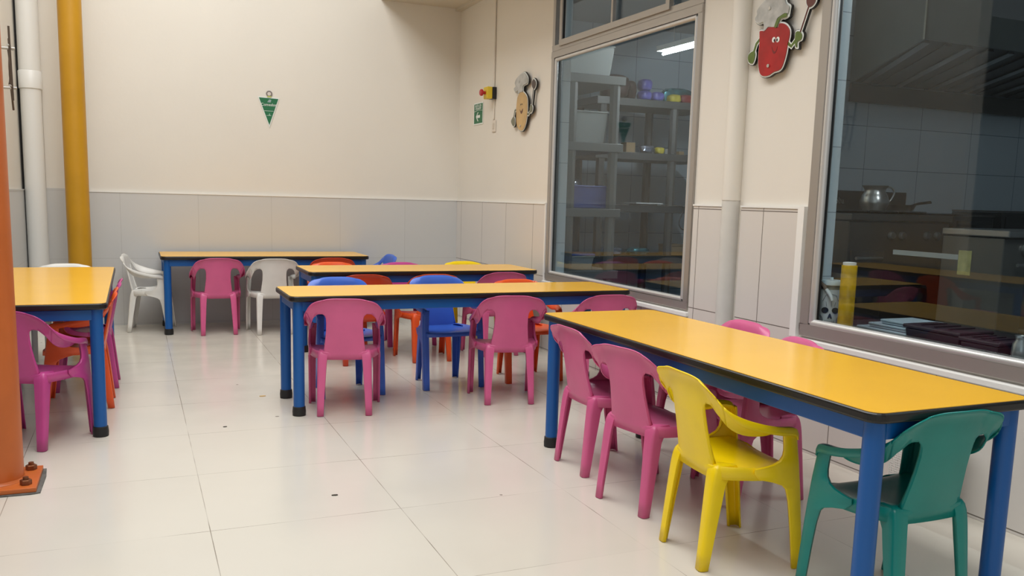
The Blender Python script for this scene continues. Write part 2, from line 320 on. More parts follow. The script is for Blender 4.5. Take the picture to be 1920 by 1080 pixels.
# ------------------------------------------------------------------ chairs
def chair_shapes():
    """one moulded plastic armchair as seven separate pieces; front is +x"""
    P = {}
    # back panel
    rows = [(.262, -.121, .095), (.292, -.1225, .095), (.32, -.128, .091), (.36, -.136, .086), (.40, -.144, .082), (.44, -.152, .081), (.462, -.156, .083), (.475, -.158, .088), (.483, -.160, .098),
            (.505, -.164, .098), (.522, -.167, .098), (.536, -.170, .098), (.547, -.175, .098), (.553, -.181, .098), (.556, -.187, .098)]
    topz = lambda z, u: z - (.0085 * abs(u) ** 4 * (z - .483) / .073 if z > .483 else 0)
    mb = MB(); R = []
    for z, x, wd in rows:
        e = 1.0 if z > .27 else .6
        R.append([(x + .9 * (wd * u) ** 2 * e, wd * u, topz(z, u)) for u in [k / 8 for k in range(-8, 9)]])
    mb.grid(R)
    for s in (-1, 1):   # flange folded forward along both open edges of the panel
        F = []
        for z, x, wd in rows[1:9]:
            xx = x + .9 * wd ** 2; g = min(1, (.487 - z) / .03) if z > .457 else 1
            F.append([(xx, s * wd, z), (xx + .004 * g, s * (wd + .001), z), (xx + .008 * g + .006 * max(0, (.34 - z) / .05), s * (wd + .001), z)])
        mb.grid(F)
    A = [(-.1514, .098, .483), (-.146, .122, .480), (-.137, .143, .459), (-.109, .156, .429), (-.06, .160, .409), (0, .157, .403), (.05, .151, .409), (.085, .147, .406), (.099, .1455, .398), (.103, .145, .380)]
    C = [(-.166, .098, .543), (-.165, .124, .533), (-.158, .149, .513), (-.134, .174, .479), (-.085, .185, .454), (-.02, .184, .434), (.045, .178, .420), (.090, .170, .414), (.104, .1675, .404), (.108, .1665, .380)]
    edge0 = [Vector((x + .9 * wd * wd, wd, topz(z, 1))) for z, x, wd in rows[8:]]; SL = (0, .3, .55, .78, .93, 1, 1); HF = (0, 0, 0, .05, .3, .75, 1)
    N = 46; base0 = []; a = crom(A, N); c = crom(C, N); strip = []
    for i in range(N):
        t = i / (N - 1) * 9
        ang = min(1, max(0, (t - .2) / 3.2)) * PI / 2; n = Vector((-math.cos(ang), math.sin(ang), 0)); k = min(1, t / 3.5)
        fl = (.017 + .008 * math.exp(-(t - 1.15) ** 2 / .9)) * (1 - k) ** .8 + .003 * k; dz = .010 * (1 - k)
        end = 1 if t < 7.6 else max(0, 1 - (t - 7.6) / .8)
        lip = .019 * min(1, max(0, (t - 2.2) / 1.8)) * end
        P0, P1 = a[i], c[i]; bul = .004 * min(1, t / 3)
        row = [P0 + Vector((0, 0, -.009 * min(1, max(0, (t - 2) / 1.5)) * end))]
        for k_, (sl_, hf_) in enumerate(zip(SL, HF)):
            q = P0.lerp(P1, sl_) + n * fl * hf_ + Vector((0, 0, dz * hf_ + bul * math.sin(PI * sl_) - lip * .12 * (hf_ == 1)))
            if k_ == 0: q0_ = q.copy()
            f0 = base0[k_] if i else None
            if i == 0: base0.append(edge0[k_] - q); q = edge0[k_].copy()
            else: q = q + f0 * max(0, 1 - t / 1.8) ** 2
            row.append(q)
        e_ = row[-1]; row += [e_ + n * .001 + Vector((0, 0, -lip * .5)), e_ + Vector((0, 0, -lip))]
        strip.append(row)
    cut = 14
    for s in (-1, 1):
        mb.grid([[(p.x, s * p.y, p.z) for p in r] for r in strip[:cut + 1]])
        P['armrest%d' % s] = MB().grid([[(p.x, s * p.y, p.z) for p in r] for r in strip[cut:]])
    P['backrest'] = mb
    # seat with its turned-down rim
    def hw(x):
        k = [(-.118, .096), (-.108, .114), (-.08, .132), (-.03, .149), (.03, .160), (.08, .165), (.11, .163), (.128, .148)]
        for (x0, y0), (x1, y1) in zip(k, k[1:]):
            if x <= x1:
                t = (x - x0) / (x1 - x0); return y0 + (y1 - y0) * t
        return k[-1][1]
    mb = MB(); R = []; xs = [-.118, -.110, -.10, -.08, -.05, -.02, .02, .05, .08, .10, .112, .12, .128]
    for x in xs:
        h = hw(x); fz = .300 - .010 * max(0, (x - .09) / .038) ** 2
        R.append([(x, h * u, fz - .015 * (1 - abs(u) ** 3.2) * min(1, (x + .14) / .05) * (1 - max(0, (x - .04) / .088) * .6)) for u in [k / 10 for k in range(-10, 11)]])
    mb.grid(R)
    rim = [(x, hw(x)) for x in xs]; loop = [(x, y) for x, y in rim] + [(.131, y) for y in (.11, .06, 0, -.06, -.11)] + [(x, -y) for x, y in reversed(rim)] + [(-.119, y) for y in (-.06, -.03, .03, .06)]
    loop.append(loop[0]); top = []
    for x, y in loop:
        fz = .300 - .010 * max(0, (x - .09) / .038) ** 2
        if x > .129: fz = .290
        if x <= -.1185 or x >= .1305: fz -= .0135 * (1 - (abs(y) / .11) ** 3.2) * (.55 if x > 0 else .3)
        ox = .003 if x > .112 else (-.003 if x < -.125 else 0); oy = .003 if y > .05 else (-.003 if y < -.05 else 0)
        top.append([(x, y, fz), (x + ox * .7, y + oy * .7, fz - .003), (x + ox, y + oy, fz - .008), (x + ox * 1.2, y + oy * 1.2, .266 if x < .12 else .27)])
    mb.grid(top); P['seat'] = mb
    # front legs continue up as arm posts
    fr = [(.4035, .060, .103), (.398, .060, .1045), (.392, .064, .106), (.375, .066, .108), (.352, .067, .111), (.335, .064, .113), (.32, .053, .115), (.310, .033, .116), (.304, .008, .117), (.300, -.02, .1175), (.288, -.02, .119), (.272, -.005, .121),
          (.262, .038, .1225), (.252, .066, .124), (.238, .080, .126), (.2, .091, .1305), (.12, .104, .139), (.05, .113, .146), (0, .119, .152)]
    for s in (-1, 1):
        R = []
        for z, xr, xf in fr:
            yo = .1665 + .0055 * min(1, max(0, (.409 - z) / .1)); yr = yo - max(0, .06 - xr) * .09
            yi = yo - (.030 - .003 * (1 - z / .409)); c_ = .006
            R.append([(xr + .003, s * (yr - .009), z), (xr, s * (yr - .002), z), (xr + .002, s * yr, z), ((xr + xf) / 2, s * ((yo + yr) / 2 + .0005), z), (xf - c_, s * yo, z), (xf - c_ * .3, s * (yo - c_ * .3), z), (xf, s * (yo - c_), z), (xf, s * ((yo + yi) / 2), z), (xf - .001, s * yi, z), (xf - .006, s * (yi - .002), z)])
        P['leg_f%d' % s] = MB().grid(R)
    re = [(.303, -.100, .090, .108, -.070), (.3005, -.112, .083, .1155, -.050), (.292, -.118, .080, .119, -.045), (.278, -.1225, .081, .121, -.058), (.262, -.1255, .083, .122, -.078), (.245, -.128, .085, .1225, -.087),
          (.2, -.133, .088, .123, -.094), (.12, -.141, .093, .124, -.108), (.05, -.148, .097, .1245, -.119), (0, -.153, .099, .125, -.127)]
    for s in (-1, 1):
        R = []
        for z, xr, yi, yo, xf in re:
            c_ = .007
            R.append([(xr + .010, s * (yi - .001), z), (xr + .001, s * yi, z), (xr, s * (yi * .6 + yo * .4), z), (xr, s * (yo - c_), z), (xr + c_ * .3, s * (yo - c_ * .3), z), (xr + c_, s * yo, z), ((xr + xf) / 2, s * (yo + .0008), z), (xf - .002, s * yo, z), (xf, s * (yo - .006), z)])
        mb = MB().grid(R); tp = R[0]; mb.add(tp, [tuple(range(len(tp)))]); P['leg_r%d' % s] = mb
    return P
CH = chair_shapes(); base = {}
for k, v in CH.items():
    n = 'armrest' if k.startswith('arm') else ('leg' if k.startswith('leg') else k)
    o = v.build(n, None, None, smooth=True, solid=.0042)
    me = o.data; COL.objects.unlink(o); base[k] = (n, me, o)
COLS = {'pink': (212, 94, 142), 'magenta': (194, 72, 142), 'white': (226, 224, 218), 'orange': (234, 88, 34), 'red_orange': (214, 66, 28), 'blue': (62, 104, 202), 'yellow': (252, 216, 4), 'teal': (0, 130, 122)}
protos = {}
def proto(color, tall):
    """the first chair of a colour, later ones are copies of it"""
    M = mat('moulded_plastic_' + color, COLS[color], .33, noise=.05, nscale=9, bump=.04, bscale=25)
    r = empty('child_armchair'); kids = []
    for k, (n, me, src) in base.items():
        m2 = me.copy(); m2.materials.append(M); o = src.copy(); o.data = m2; o.name = n; COL.objects.link(o); o.parent = r; kids.append(o)
    if tall:
        M2 = mat('grooved_' + color, COLS[color], .33)
        mb = MB()
        for z in (.345, .40, .455): mb.tube([(-.139 - (z - .345) * .13 + .9 * y * y + .004, y, z) for y in [q / 10 * .082 for q in range(-10, 11)]], .0022, 6)
        g = mb.build('backrest_rib', M, r, smooth=True); kids.append(g)
    return r, kids
used = {}
def chair(color, x, y, deg, label, group, tall=False):
    key = (color, tall)
    if key not in used:
        r, kids = proto(color, tall); used[key] = (r, kids)
    else:
        r0, k0 = used[key]; r = r0.copy(); COL.objects.link(r)
        for ch in k0:
            c = ch.copy(); COL.objects.link(c); c.parent = r
    r.location = (x, y, .0022); r.rotation_euler = (0, 0, math.radians(deg)); r.scale = (1, 1, 1.055) if tall else (1, 1, 1)
    r['label'] = label; r['category'] = 'chair'; r['group'] = group
    return r
ga, gb, gc, gd, ge = 'chairs at the back wall table', 'chairs at the middle table', 'chairs at the long front table', 'chairs at the left table', 'chairs at the window wall table'
chair('white', 0.1, 6.895, -8, 'white plastic chair at the left end of the back wall table, side view', ga)
chair('pink', 0.54, 6.66, 91, 'pink plastic chair seen from behind at the back wall table', ga)
chair('white', 0.925, 6.6, 90, 'white plastic chair seen from behind, right of the pink one at the back wall table', ga)
chair('red_orange', 1.36, 6.675, 90, 'red orange chair at the back wall table, only its top edge showing', ga)
chair('blue', 1.725, 6.855, 184, 'blue chair facing sideways at the right end of the back wall table', ga)
chair('orange', 1.265, 5.91, 270, 'orange chair on the far side of the middle table, leftmost there', gb)
chair('magenta', 1.745, 5.86, 270, 'pink chair on the far side of the middle table between orange and yellow', gb)
chair('yellow', 2.25, 5.94, 269, 'yellow chair on the far side of the middle table', gb)
chair('red_orange', 1.262, 5.289, 90, 'orange chair with its back behind the left blue chair of the long table', gb)
chair('orange', 1.694, 5.271, 90.5, 'orange chair with its back behind the right blue chair of the long table', gb)
chair('pink', 2.19, 5.35, 91, 'dark pink chair at the right of the middle table, in front of the yellow chair', gb)
chair('blue', 0.998, 4.467, 272, 'blue chair facing the camera across the long table, behind the left pink chair', gc, True)
chair('blue', 1.566, 4.503, 271, 'blue chair facing the camera across the long table, midway between two pink chairs', gc, True)
chair('orange', 2.069, 4.532, 268, 'orange chair on the far side of the long table at its right end', gc)
chair('pink', 0.911, 4.097, 77.6, 'pink chair seen from behind at the left end of the long table', gc)
chair('pink', 1.743, 4.078, 78, 'pink chair seen from behind in front of the middle blue chair', gc)
chair('pink', 2.225, 4.03, 90, 'pink chair at the right end of the long table, behind the nearest table', gc)
chair('magenta', -0.393, 3.935, 62.6, 'magenta pink armchair at the near end of the left table beside the orange pole', gd)
chair('orange', -0.265, 4.545, 180, 'orange chair tucked into the right side of the left table', gd)
chair('magenta', -0.25, 4.998, 179, 'magenta chair tucked in behind the orange one at the left table', gd)
chair('white', -0.4, 5.87, 270, 'white chair at the far end of the left table in front of the yellow pole', gd)
chair('pink', 1.669, 2.898, 0, 'pink chair at the far corner of the nearest table, room side', ge)
chair('pink', 1.632, 2.481, 10.5, 'pink chair between the yellow chair and another pink one', ge)
chair('yellow', 1.599, 2.029, -5.3, 'bright yellow plastic armchair at the nearest table', ge)
chair('teal', 1.8, 1.605, 89.2, 'teal green plastic armchair at the near end of the nearest table', ge)
chair('pink', 2.12, 2.86, 178, 'pink chair between table and window wall, further of the two', ge)
chair('pink', 2.025, 2.455, 168, 'pink chair between table and window wall, nearer of the two', ge)
# ------------------------------------------------------------------ poles and pipes
orange_p = mat('orange_pole_paint', (190, 98, 40), .4, noise=.10, nscale=5, bump=.05, bscale=20)
op = empty('support_pole', (-.465, 3.365, 0))
MB().tube([(0, 0, .02), (0, 0, 4.2)], .085, 40).build('shaft', orange_p, op, smooth=True)
MB().box((-.1325, -.1325, .004), (.1325, .1325, .020)).build('base_plate', orange_p, op, bevel=.002)
MB().prism([(-.139, -.14), (.12, -.145), (.145, -.138), (.148, .05), (.142, .141), (-.14, .145)], lambda p, z: (p[0], p[1], z), .0006, .004).build('grout_bed', mat('grey_grout', (96, 94, 90), .9, noise=.3, nscale=40), op)
rust = mat('rusty_bolt', (128, 78, 48), .45, .6, noise=.3, nscale=40)
for bx, by in ((.098, .09), (.098, -.085), (-.098, .09), (-.098, -.085)):
    b = MB().lathe([(.0, .020), (.019, .020), (.019, .036), (.016, .038), (.0, .038)], (bx, by, 0), 6).build('bolt', rust, op, bevel=.001)
    MB().tube([(bx, by, .036), (bx, by, .047)], .009, 12).build('bolt_stud', rust, b, smooth=False)
MB().lathe([(.092, .0205), (.088, .024), (.0855, .030)], (0, 0, 0), 40).build('weld_bead', orange_p, op, smooth=True)
tag(op, 'orange steel pole bolted to the floor at the left edge', 'pole')
yp = empty('support_pole', (-.355, 6.82, 0))
yp_m = mat('mustard_pole_paint', (188, 138, 20), .42, noise=.08, nscale=4, bump=.04, bscale=20)
MB().tube([(0, 0, .01), (0, 0, 4.2)], .075, 40).build('shaft', yp_m, yp, smooth=True)
MB().box((-.11, -.11, .0006), (.11, .11, .012)).build('base_plate', yp_m, yp, bevel=.002)
tag(yp, 'mustard yellow steel pole in front of the back wall', 'pole')
dp = empty('drain_pipe', (XL + .085, 7.09, 0))
MB().tube([(0, 0, .001), (0, 0, 1.76)], .067, 32).build('lower_pipe', white_paint, dp, smooth=True)
MB().tube([(0, 0, 1.765), (0, 0, 4.2)], .070, 32).build('upper_pipe', white_paint, dp, smooth=True)
MB().lathe([(.068, 1.70), (.074, 1.705), (.075, 1.82), (.071, 1.825)], (0, 0, 0), 32).build('coupling', white_paint, dp, smooth=True)
tag(dp, 'thick white drain pipe in the back left corner', 'pipe')
cp = empty('wall_pipe', (XW - .02, 3.366, 0))
MB().tube([(0, 0, 0), (0, 0, 1.05)], .043, 28).build('lower_pipe', mat('grey_white_pipe', (206, 204, 198), .4, noise=.06, nscale=8), cp, smooth=True)
MB().tube([(0, 0, 1.05), (0, 0, 2.60)], .045, 28).build('upper_pipe', paint, cp, smooth=True)
tag(cp, 'painted pipe running down the wall between the two windows', 'pipe')

# ------------------------------------------------------------------ things on the walls
green = mat('sign_green', (26, 104, 66), .45); white_v = mat('white_print', (225, 230, 226), .5)
pn = empty('pennant', (1.0, YW - .004, 1.76))
P3 = lambda p, d: (p[0], -d, p[1])
MB().prism([(-.083, .010), (.083, .006), (.004, -.226)], P3, 0, .0015).build('border', white_v, pn)
MB().prism([(-.074, .003), (.074, -.001), (.003, -.205)], P3, .0016, .003).build('field', green, pn)
text('Comedor', .030, (0, -.0034, -.050), (PI / 2, 0, 0), white_v, pn)
MB().box((-.035, -.0036, -.098), (.035, -.003, -.096)).box((-.018, -.0036, -.133), (.018, -.003, -.131)).build('printed_line', white_v, pn)
MB().prism([(-.004, -.132), (.006, -.112), (.012, -.132)], P3, .003, .0034).build('small_crest', mat('pale_green_print', (120, 165, 140), .5), pn)
MB().prism([(-.012, -.03), (.004, -.008), (.02, -.012), (.014, -.032)], P3, .003, .0036).build('ribbon', mat('grey_ribbon', (140, 160, 160), .5), pn)
to = MB()
gm = mat('grey_print', (120, 112, 108), .5)
MB().prism([(math.cos(a) * .024 + .005, math.sin(a) * .022 + .036) for a in [k * PI / 10 for k in range(20)]], P3, .001, .004).build('topper', gm, pn)
MB().prism([(math.cos(a) * .014 + .004, math.sin(a) * .014 + .034) for a in [k * PI / 8 for k in range(16)]], P3, .0041, .005).build('topper_centre', mat('pale_print', (205, 198, 190), .5), pn)
MB().prism([(-.012, .008), (.022, .008), (.018, .018), (-.008, .018)], P3, .0042, .0052).build('topper_bow', mat('lime_print', (170, 180, 90), .5), pn)
tag(pn, 'green triangular pennant with white lettering on the back wall', 'pennant')
# green evacuation sign
es = empty('evacuation_sign', (XW - .002, 6.728, 1.705))
Q = lambda p, d: (-d, -p[0], p[1])          # p = (to the right seen from the room, up)
MB().prism([(-.104, -.087), (.104, -.087), (.104, .087), (-.104, .087)], Q, 0, .002).build('border', white_v, es)
MB().prism([(-.092, -.076), (.092, -.076), (.092, .078), (-.092, .078)], Q, .002, .0032).build('panel', green, es)
text('RUTA DE', .030, (-.0036, 0, .060), (PI / 2, 0, -PI / 2), white_v, es, sx=1.1)
text('EVACUACIÓN', .020, (-.0036, 0, .040), (PI / 2, 0, -PI / 2), white_v, es, sx=1.0)
MB().prism([(-.09, .018), (0, .028), (.09, .020), (.09, .022), (0, .031), (-.09, .021)], Q, .0032, .0038).build('printed_line', white_v, es)
MB().prism([(-.05, -.022), (-.01, .012), (.006, .012), (-.022, -.012), (.04, -.012), (.04, -.034), (-.022, -.034), (.006, -.060), (-.01, -.060)], Q, .0032, .0038).build('arrow', white_v, es)
tag(es, 'green evacuation route sign with a white left arrow', 'sign')
# emergency stop with its conduit and switch
st = empty('emergency_stop', (XW, 6.395, 1.832))
MB().box((-.035, -.042, -.045), (-.0005, .042, .045)).build('base', blackm, st, bevel=.004)
MB().box((-.078, -.042, -.045), (-.0352, .042, .045)).build('cover', mat('safety_yellow', (214, 186, 44), .4), st, bevel=.006)
MB().lathe([(0, 0), (.012, 0), (.012, .018), (.024, .024), (.026, .034), (.022, .042), (0, .044)], (0, 0, 0), 24).build('button', mat('stop_red', (176, 30, 34), .35), st, smooth=True)
bt = [o for o in st.children if o.name.startswith('button')][0]; bt.rotation_euler = (0, -PI / 2, 0); bt.location = (-.0782, 0, 0)
tag(st, 'yellow and black emergency stop box with a red mushroom button', 'switch')
cd = MB().tube([(-.009, 0, 1.878), (-.009, 0, 2.60)], .009, 10); cd = cd.build('conduit', paint, None, smooth=True); cd.location = (XW, 6.395, 0)
tag(cd, 'thin painted conduit from the ceiling down to the emergency stop', 'conduit')
cd = MB().tube([(-.006, 0, 1.786), (-.006, 0, 1.64), (-.006, .012, 1.633)], .006, 10).build('conduit', paint, None, smooth=True); cd.location = (XW, 6.385, 0)
tag(cd, 'short painted conduit between the emergency stop and wall socket', 'conduit')
so = empty('wall_socket', (XW, 6.385, 1.585))
MB().box((-.009, -.036, -.045), (-.0005, .036, .045)).build('cover_plate', mat('ivory_plastic', (214, 206, 194), .4), so, bevel=.004)
MB().box((-.012, -.016, -.022), (-.0088, .016, .022)).build('insert', mat('ivory_insert', (200, 190, 176), .4), so, bevel=.002)
tag(so, 'ivory wall socket below the emergency stop', 'socket')
# cut-out wall figures: traced outlines standing off the wall, in layers
PEP = {'hat': [(3.199, 1.786), (3.196, 1.802), (3.203, 1.826), (3.227, 1.824), (3.249, 1.834), (3.259, 1.849), (3.247, 1.864), (3.249, 1.881), (3.229, 1.898), (3.199, 1.912), (3.164, 1.925), (3.114, 1.922), (3.077, 1.902), (3.062, 1.877), (3.041, 1.863), (3.042, 1.847), (3.045, 1.835), (3.065, 1.839), (3.089, 1.833), (3.113, 1.824), (3.125, 1.794), (3.167, 1.799), (3.181, 1.79)], 'body': [(3.223, 1.79), (3.2, 1.789), (3.167, 1.797), (3.125, 1.794), (3.105, 1.787), (3.096, 1.802), (3.061, 1.793), (3.034, 1.769), (3.029, 1.743), (3.037, 1.708), (3.045, 1.664), (3.062, 1.621), (3.081, 1.607), (3.116, 1.603), (3.146, 1.593), (3.182, 1.594), (3.205, 1.608), (3.219, 1.644), (3.224, 1.688), (3.221, 1.739), (3.224, 1.773)], 'stem': [(3.125, 1.792), (3.113, 1.818), (3.089, 1.832), (3.07, 1.836), (3.055, 1.837), (3.048, 1.826), (3.063, 1.82), (3.083, 1.822), (3.097, 1.812), (3.11, 1.789)], 'hand_low': [(3.258, 1.71), (3.285, 1.703), (3.295, 1.688), (3.287, 1.666), (3.264, 1.658), (3.252, 1.67), (3.247, 1.695)], 'fist': [(2.989, 1.749), (2.97, 1.749), (2.953, 1.734), (2.956, 1.716), (2.977, 1.709), (2.977, 1.689), (2.987, 1.692), (2.993, 1.728)], 'bowl': [(2.94, 1.86), (2.933, 1.846), (2.923, 1.837), (2.901, 1.841), (2.887, 1.857), (2.892, 1.879), (2.919, 1.9), (2.94, 1.888)], 'arm1': [(3.193, 1.751), (3.225, 1.754), (3.245, 1.739), (3.258, 1.708)], 'arm2': [(3.037, 1.712), (3.016, 1.696), (2.99, 1.718)], 'handle': [(2.967, 1.743), (2.926, 1.841)], 'eyes': [(3.126, 1.739), (3.1, 1.736)], 'eyer': [(3.116, 1.737), (3.125, 1.726)], 'pup': [(3.121, 1.736), (3.104, 1.735)], 'mouth': [(3.137, 1.713), (3.125, 1.695), (3.11, 1.689), (3.099, 1.708), (3.102, 1.692), (3.114, 1.68), (3.127, 1.685)], 'screws': [(3.164, 1.876), (3.149, 1.633)], 'hl': [(3.158, 1.766), (3.146, 1.744), (3.145, 1.711), (3.153, 1.685), (3.163, 1.714), (3.167, 1.747)]}
POT = {'hat': [(5.864, 1.775), (5.871, 1.8), (5.889, 1.795), (5.931, 1.8), (5.945, 1.821), (5.915, 1.832), (5.929, 1.862), (5.884, 1.894), (5.78, 1.912), (5.742, 1.896), (5.712, 1.866), (5.718, 1.835), (5.785, 1.824), (5.789, 1.786), (5.829, 1.784)], 'body': [(5.806, 1.784), (5.759, 1.77), (5.716, 1.734), (5.703, 1.674), (5.708, 1.615), (5.727, 1.561), (5.759, 1.526), (5.799, 1.515), (5.853, 1.532), (5.886, 1.572), (5.896, 1.643), (5.894, 1.699), (5.88, 1.749), (5.846, 1.779)], 'hand_low': [(5.943, 1.621), (5.979, 1.602), (5.981, 1.583), (5.947, 1.556), (5.924, 1.565), (5.921, 1.602)], 'fist': [(5.661, 1.666), (5.645, 1.68), (5.619, 1.667), (5.62, 1.644), (5.641, 1.628), (5.661, 1.639)], 'bowl': [(5.608, 1.85), (5.576, 1.828), (5.577, 1.802), (5.603, 1.784), (5.632, 1.803), (5.636, 1.835)], 'arm1': [(5.886, 1.668), (5.926, 1.665), (5.943, 1.618)], 'arm2': [(5.714, 1.627), (5.685, 1.618), (5.653, 1.643)], 'handle': [(5.636, 1.668), (5.612, 1.792)], 'eyes': [(5.815, 1.698), (5.793, 1.699)], 'eyer': [(5.809, 1.698), (5.815, 1.692)], 'pup': [(5.815, 1.697), (5.793, 1.698)], 'mouth': [(5.83, 1.666), (5.808, 1.65), (5.777, 1.666), (5.782, 1.643), (5.803, 1.631), (5.822, 1.647)], 'screws': [(5.851, 1.858), (5.81, 1.548)], 'hl': [(5.832, 1.745), (5.819, 1.721), (5.822, 1.684), (5.839, 1.667), (5.849, 1.695), (5.846, 1.728)]}
def centre(p): return sum(a for a, b in p) / len(p), sum(b for a, b in p) / len(p)
def inflate(poly, d):
    n = len(poly); ar = sum(poly[i][0] * poly[(i + 1) % n][1] - poly[(i + 1) % n][0] * poly[i][1] for i in range(n)); sg = 1 if ar > 0 else -1; out = []
    for i in range(n):
        a, b, c = Vector(poly[i - 1]), Vector(poly[i]), Vector(poly[(i + 1) % n]); e1 = (b - a).normalized(); e2 = (c - b).normalized()
        n1 = Vector((e1.y, -e1.x)) * sg; n2 = Vector((e2.y, -e2.x)) * sg; q = (n1 + n2); q = q.normalized() if q.length > 1e-4 else n1
        out.append(tuple(b + q * d / max(.6, q.dot(n1))))
    return out
def smooth2(poly, k=4):
    P = [Vector((a, b, 0)) for a, b in poly]; n = len(P); out = []
    for i in range(n):
        a, b, c, d = P[i - 1], P[i], P[(i + 1) % n], P[(i + 2) % n]
        for j in range(k):
            t = j / k; q = .5 * ((2 * b) + (c - a) * t + (2 * a - 5 * b + 4 * c - d) * t * t + (3 * b - a - 3 * c + d) * t ** 3); out.append((q.x, q.y))
    return out
def thick(pts, w):
    L = []; R = []
    for i, p in enumerate(pts):
        d = (Vector(pts[min(i + 1, len(pts) - 1)]) - Vector(pts[max(0, i - 1)])).normalized(); nn = Vector((-d.y, d.x)) * w; L.append(tuple(Vector(p) + nn)); R.append(tuple(Vector(p) - nn))
    return L + R[::-1]
def figure(D, name, label, cols, aw, cat='wall decoration'):
    cy, cz = centre(D['body']); t = empty(name, (XW, cy, cz))
    def lay(part, polys, m_, d0, d1, sm=True):
        mb = MB()
        for i, p in enumerate(polys):
            p = smooth2(p) if sm else p; k = i * .00013
            bm = [(a - cy, b - cz) for a, b in p]; mb.prism(bm, lambda q, d: (-d, q[0], q[1]), d0 + k, d1 + k)
        return mb.build(part, m_, t)
    shapes = [D['hat'], D['body'], D['hand_low'], D['fist'], D['bowl']] + ([D['stem']] if 'stem' in D else [])
    arms = [thick(D['arm1'], aw), thick(D['arm2'], aw)]; hd = [thick(D['handle'], aw * .65)]
    lay('backing', [smooth2(inflate(p, .0085)) for p in shapes] + [inflate(p, .0070) for p in arms + hd], blackm, .016, .026, False)
    lay('white_outline', [smooth2(inflate(p, .0060)) for p in shapes] + [inflate(p, .0048) for p in arms + hd], white_v, .0275, .0283, False)
    lay('arm', [arms[0]], cols['arm'], .0295, .0302, False); lay('arm', [arms[1]], cols['arm'], .0295, .0302, False)
    lay('body', [D['body']], cols['body'], .0295, .0325); lay('chef_hat', [D['hat']], cols['hat'], .0325, .0345)
    lay('spoon_handle', hd, cols['spoon'], .0295, .0305, False); lay('spoon_bowl', [D['bowl']], cols['spoon'], .0305, .0318)
    lay('hand', [D['hand_low']], cols['arm'], .031, .033); lay('hand', [D['fist']], cols['arm'], .031, .033)
    if 'stem' in D: lay('stem', [D['stem']], cols['arm'], .0345, .0358)
    def ell(c, ry, rz, n=18): return [(c[0] + ry * math.cos(2 * PI * k / n), c[1] + rz * math.sin(2 * PI * k / n)) for k in range(n)]
    big = abs(D['eyes'][0][0] - D['eyes'][1][0]) > .024
    if big: 
        for e in D['eyes']: lay('eye', [ell(e, .011, .0115)], white_v, .0327, .0333, False)
    for e in D['pup']: lay('pupil', [ell(e, .0048 if big else .005, .0065 if big else .006)], blackm, .0334, .0338, False)
    lay('mouth', [D['mouth']], cols['mouth'], .0327, .0333)
    for s_ in D['screws']: lay('screw', [ell(s_, .008, .0075)], steel, .0346, .0375, False)
    # standoff pins hold the figure off the wall
    mb = MB()
    for s_ in D['screws']: mb.tube([(-.0005, s_[0] - cy, s_[1] - cz), (-.0165, s_[0] - cy, s_[1] - cz)], .006, 10)
    mb.build('standoff', steel, t)
    return tag(t, label, cat, 'chef figures on the window wall')
figure(PEP, 'pepper_figure', 'red pepper chef cut-out with spoon beside the near window', dict(body=mat('pepper_red', (158, 14, 20), .3, noise=.2, nscale=14), hat=mat('hat_grey_white', (176, 176, 172), .5, noise=.22, nscale=22), arm=mat('pepper_green', (86, 106, 40), .45, noise=.15, nscale=30), spoon=mat('spoon_brown', (92, 48, 42), .4), mouth=mat('mouth_dark_red', (110, 12, 16), .4)), .0065)
figure(POT, 'potato_figure', 'brown potato chef cut-out with spoon left of the far window', dict(body=mat('potato_tan', (190, 158, 106), .4, noise=.12, nscale=12), hat=MATS['hat_grey_white'], arm=mat('grey_olive', (112, 112, 92), .45), spoon=mat('spoon_dark', (70, 56, 48), .4), mouth=mat('mouth_brown', (92, 50, 30), .4)), .008)
# wrought metal ornament on the left wall
wo = empty('metal_wall_ornament', (XL, 6.09, 1.73))
im = mat('bronze_rod', (96, 84, 76), .35, .7)
for pts, r in (([(.085, -.09, .22), (.085, -.07, 0), (.085, -.045, -.20)], .006), ([(.07, .03, .165), (.072, .02, .08), (.07, .0, .0), (.07, .03, -.12), (.07, .09, -.245)], .006), ([(.06, .05, .12), (.06, .10, .04), (.06, .08, -.06), (.06, .03, -.10)], .004)):
    MB().tube(crom(pts, 14), r, 8).build('rod', im, wo, smooth=True)
mb = MB()
for q in range(2): 
    cz = (.0, -.045)[q]; mb.tube([(.066, .05 + .035 * math.cos(a), cz + .03 * math.sin(a)) for a in [k * PI / 8 for k in range(17)]], .004, 6, cap=False)
mb.build('ring', im, wo, smooth=True)
for z in (.11, -.12):
    MB().tube([(.0005, .03, z), (.10, .03, z)], .009, 12).build('standoff', steel, wo, smooth=True)
    MB().tube([(.08, -.12, z), (.08, .09, z)], .006, 10).build('cross_bar', steel, wo, smooth=True)
tag(wo, 'wrought metal rod ornament on the left wall at the frame edge', 'wall decoration')

# ------------------------------------------------------------------ perforated basket under the near table
pb = empty('perforated_basket', (2.475, 2.09, 0), math.radians(88))
wp = mat('white_plastic', (232, 230, 224), .4)
def perforated(w_, h_, nx, nz, bar):
    mb = MB(); cx_, cz_ = w_ / nx, h_ / nz
    for i in range(nx + 1): mb.box((-w_ / 2 + i * cx_ - bar, -.001, 0), (-w_ / 2 + i * cx_ + bar, .001, h_))
    for k in range(nz + 1): mb.box((-w_ / 2, -.0011, k * cz_ - bar), (w_ / 2, .0011, k * cz_ + bar))
    return mb
for (dx, dy, rz_, ww, n) in ((0, -.065, 0, .18, 22), (0, .065, 0, .18, 22), (-.09, 0, PI / 2, .13, 16), (.09, 0, PI / 2, .13, 16)):
    o = perforated(ww, .23, n, 28, .0019).build('perforated_wall', wp, pb); o.location = (dx, dy, .02); o.rotation_euler = (0, 0, rz_)
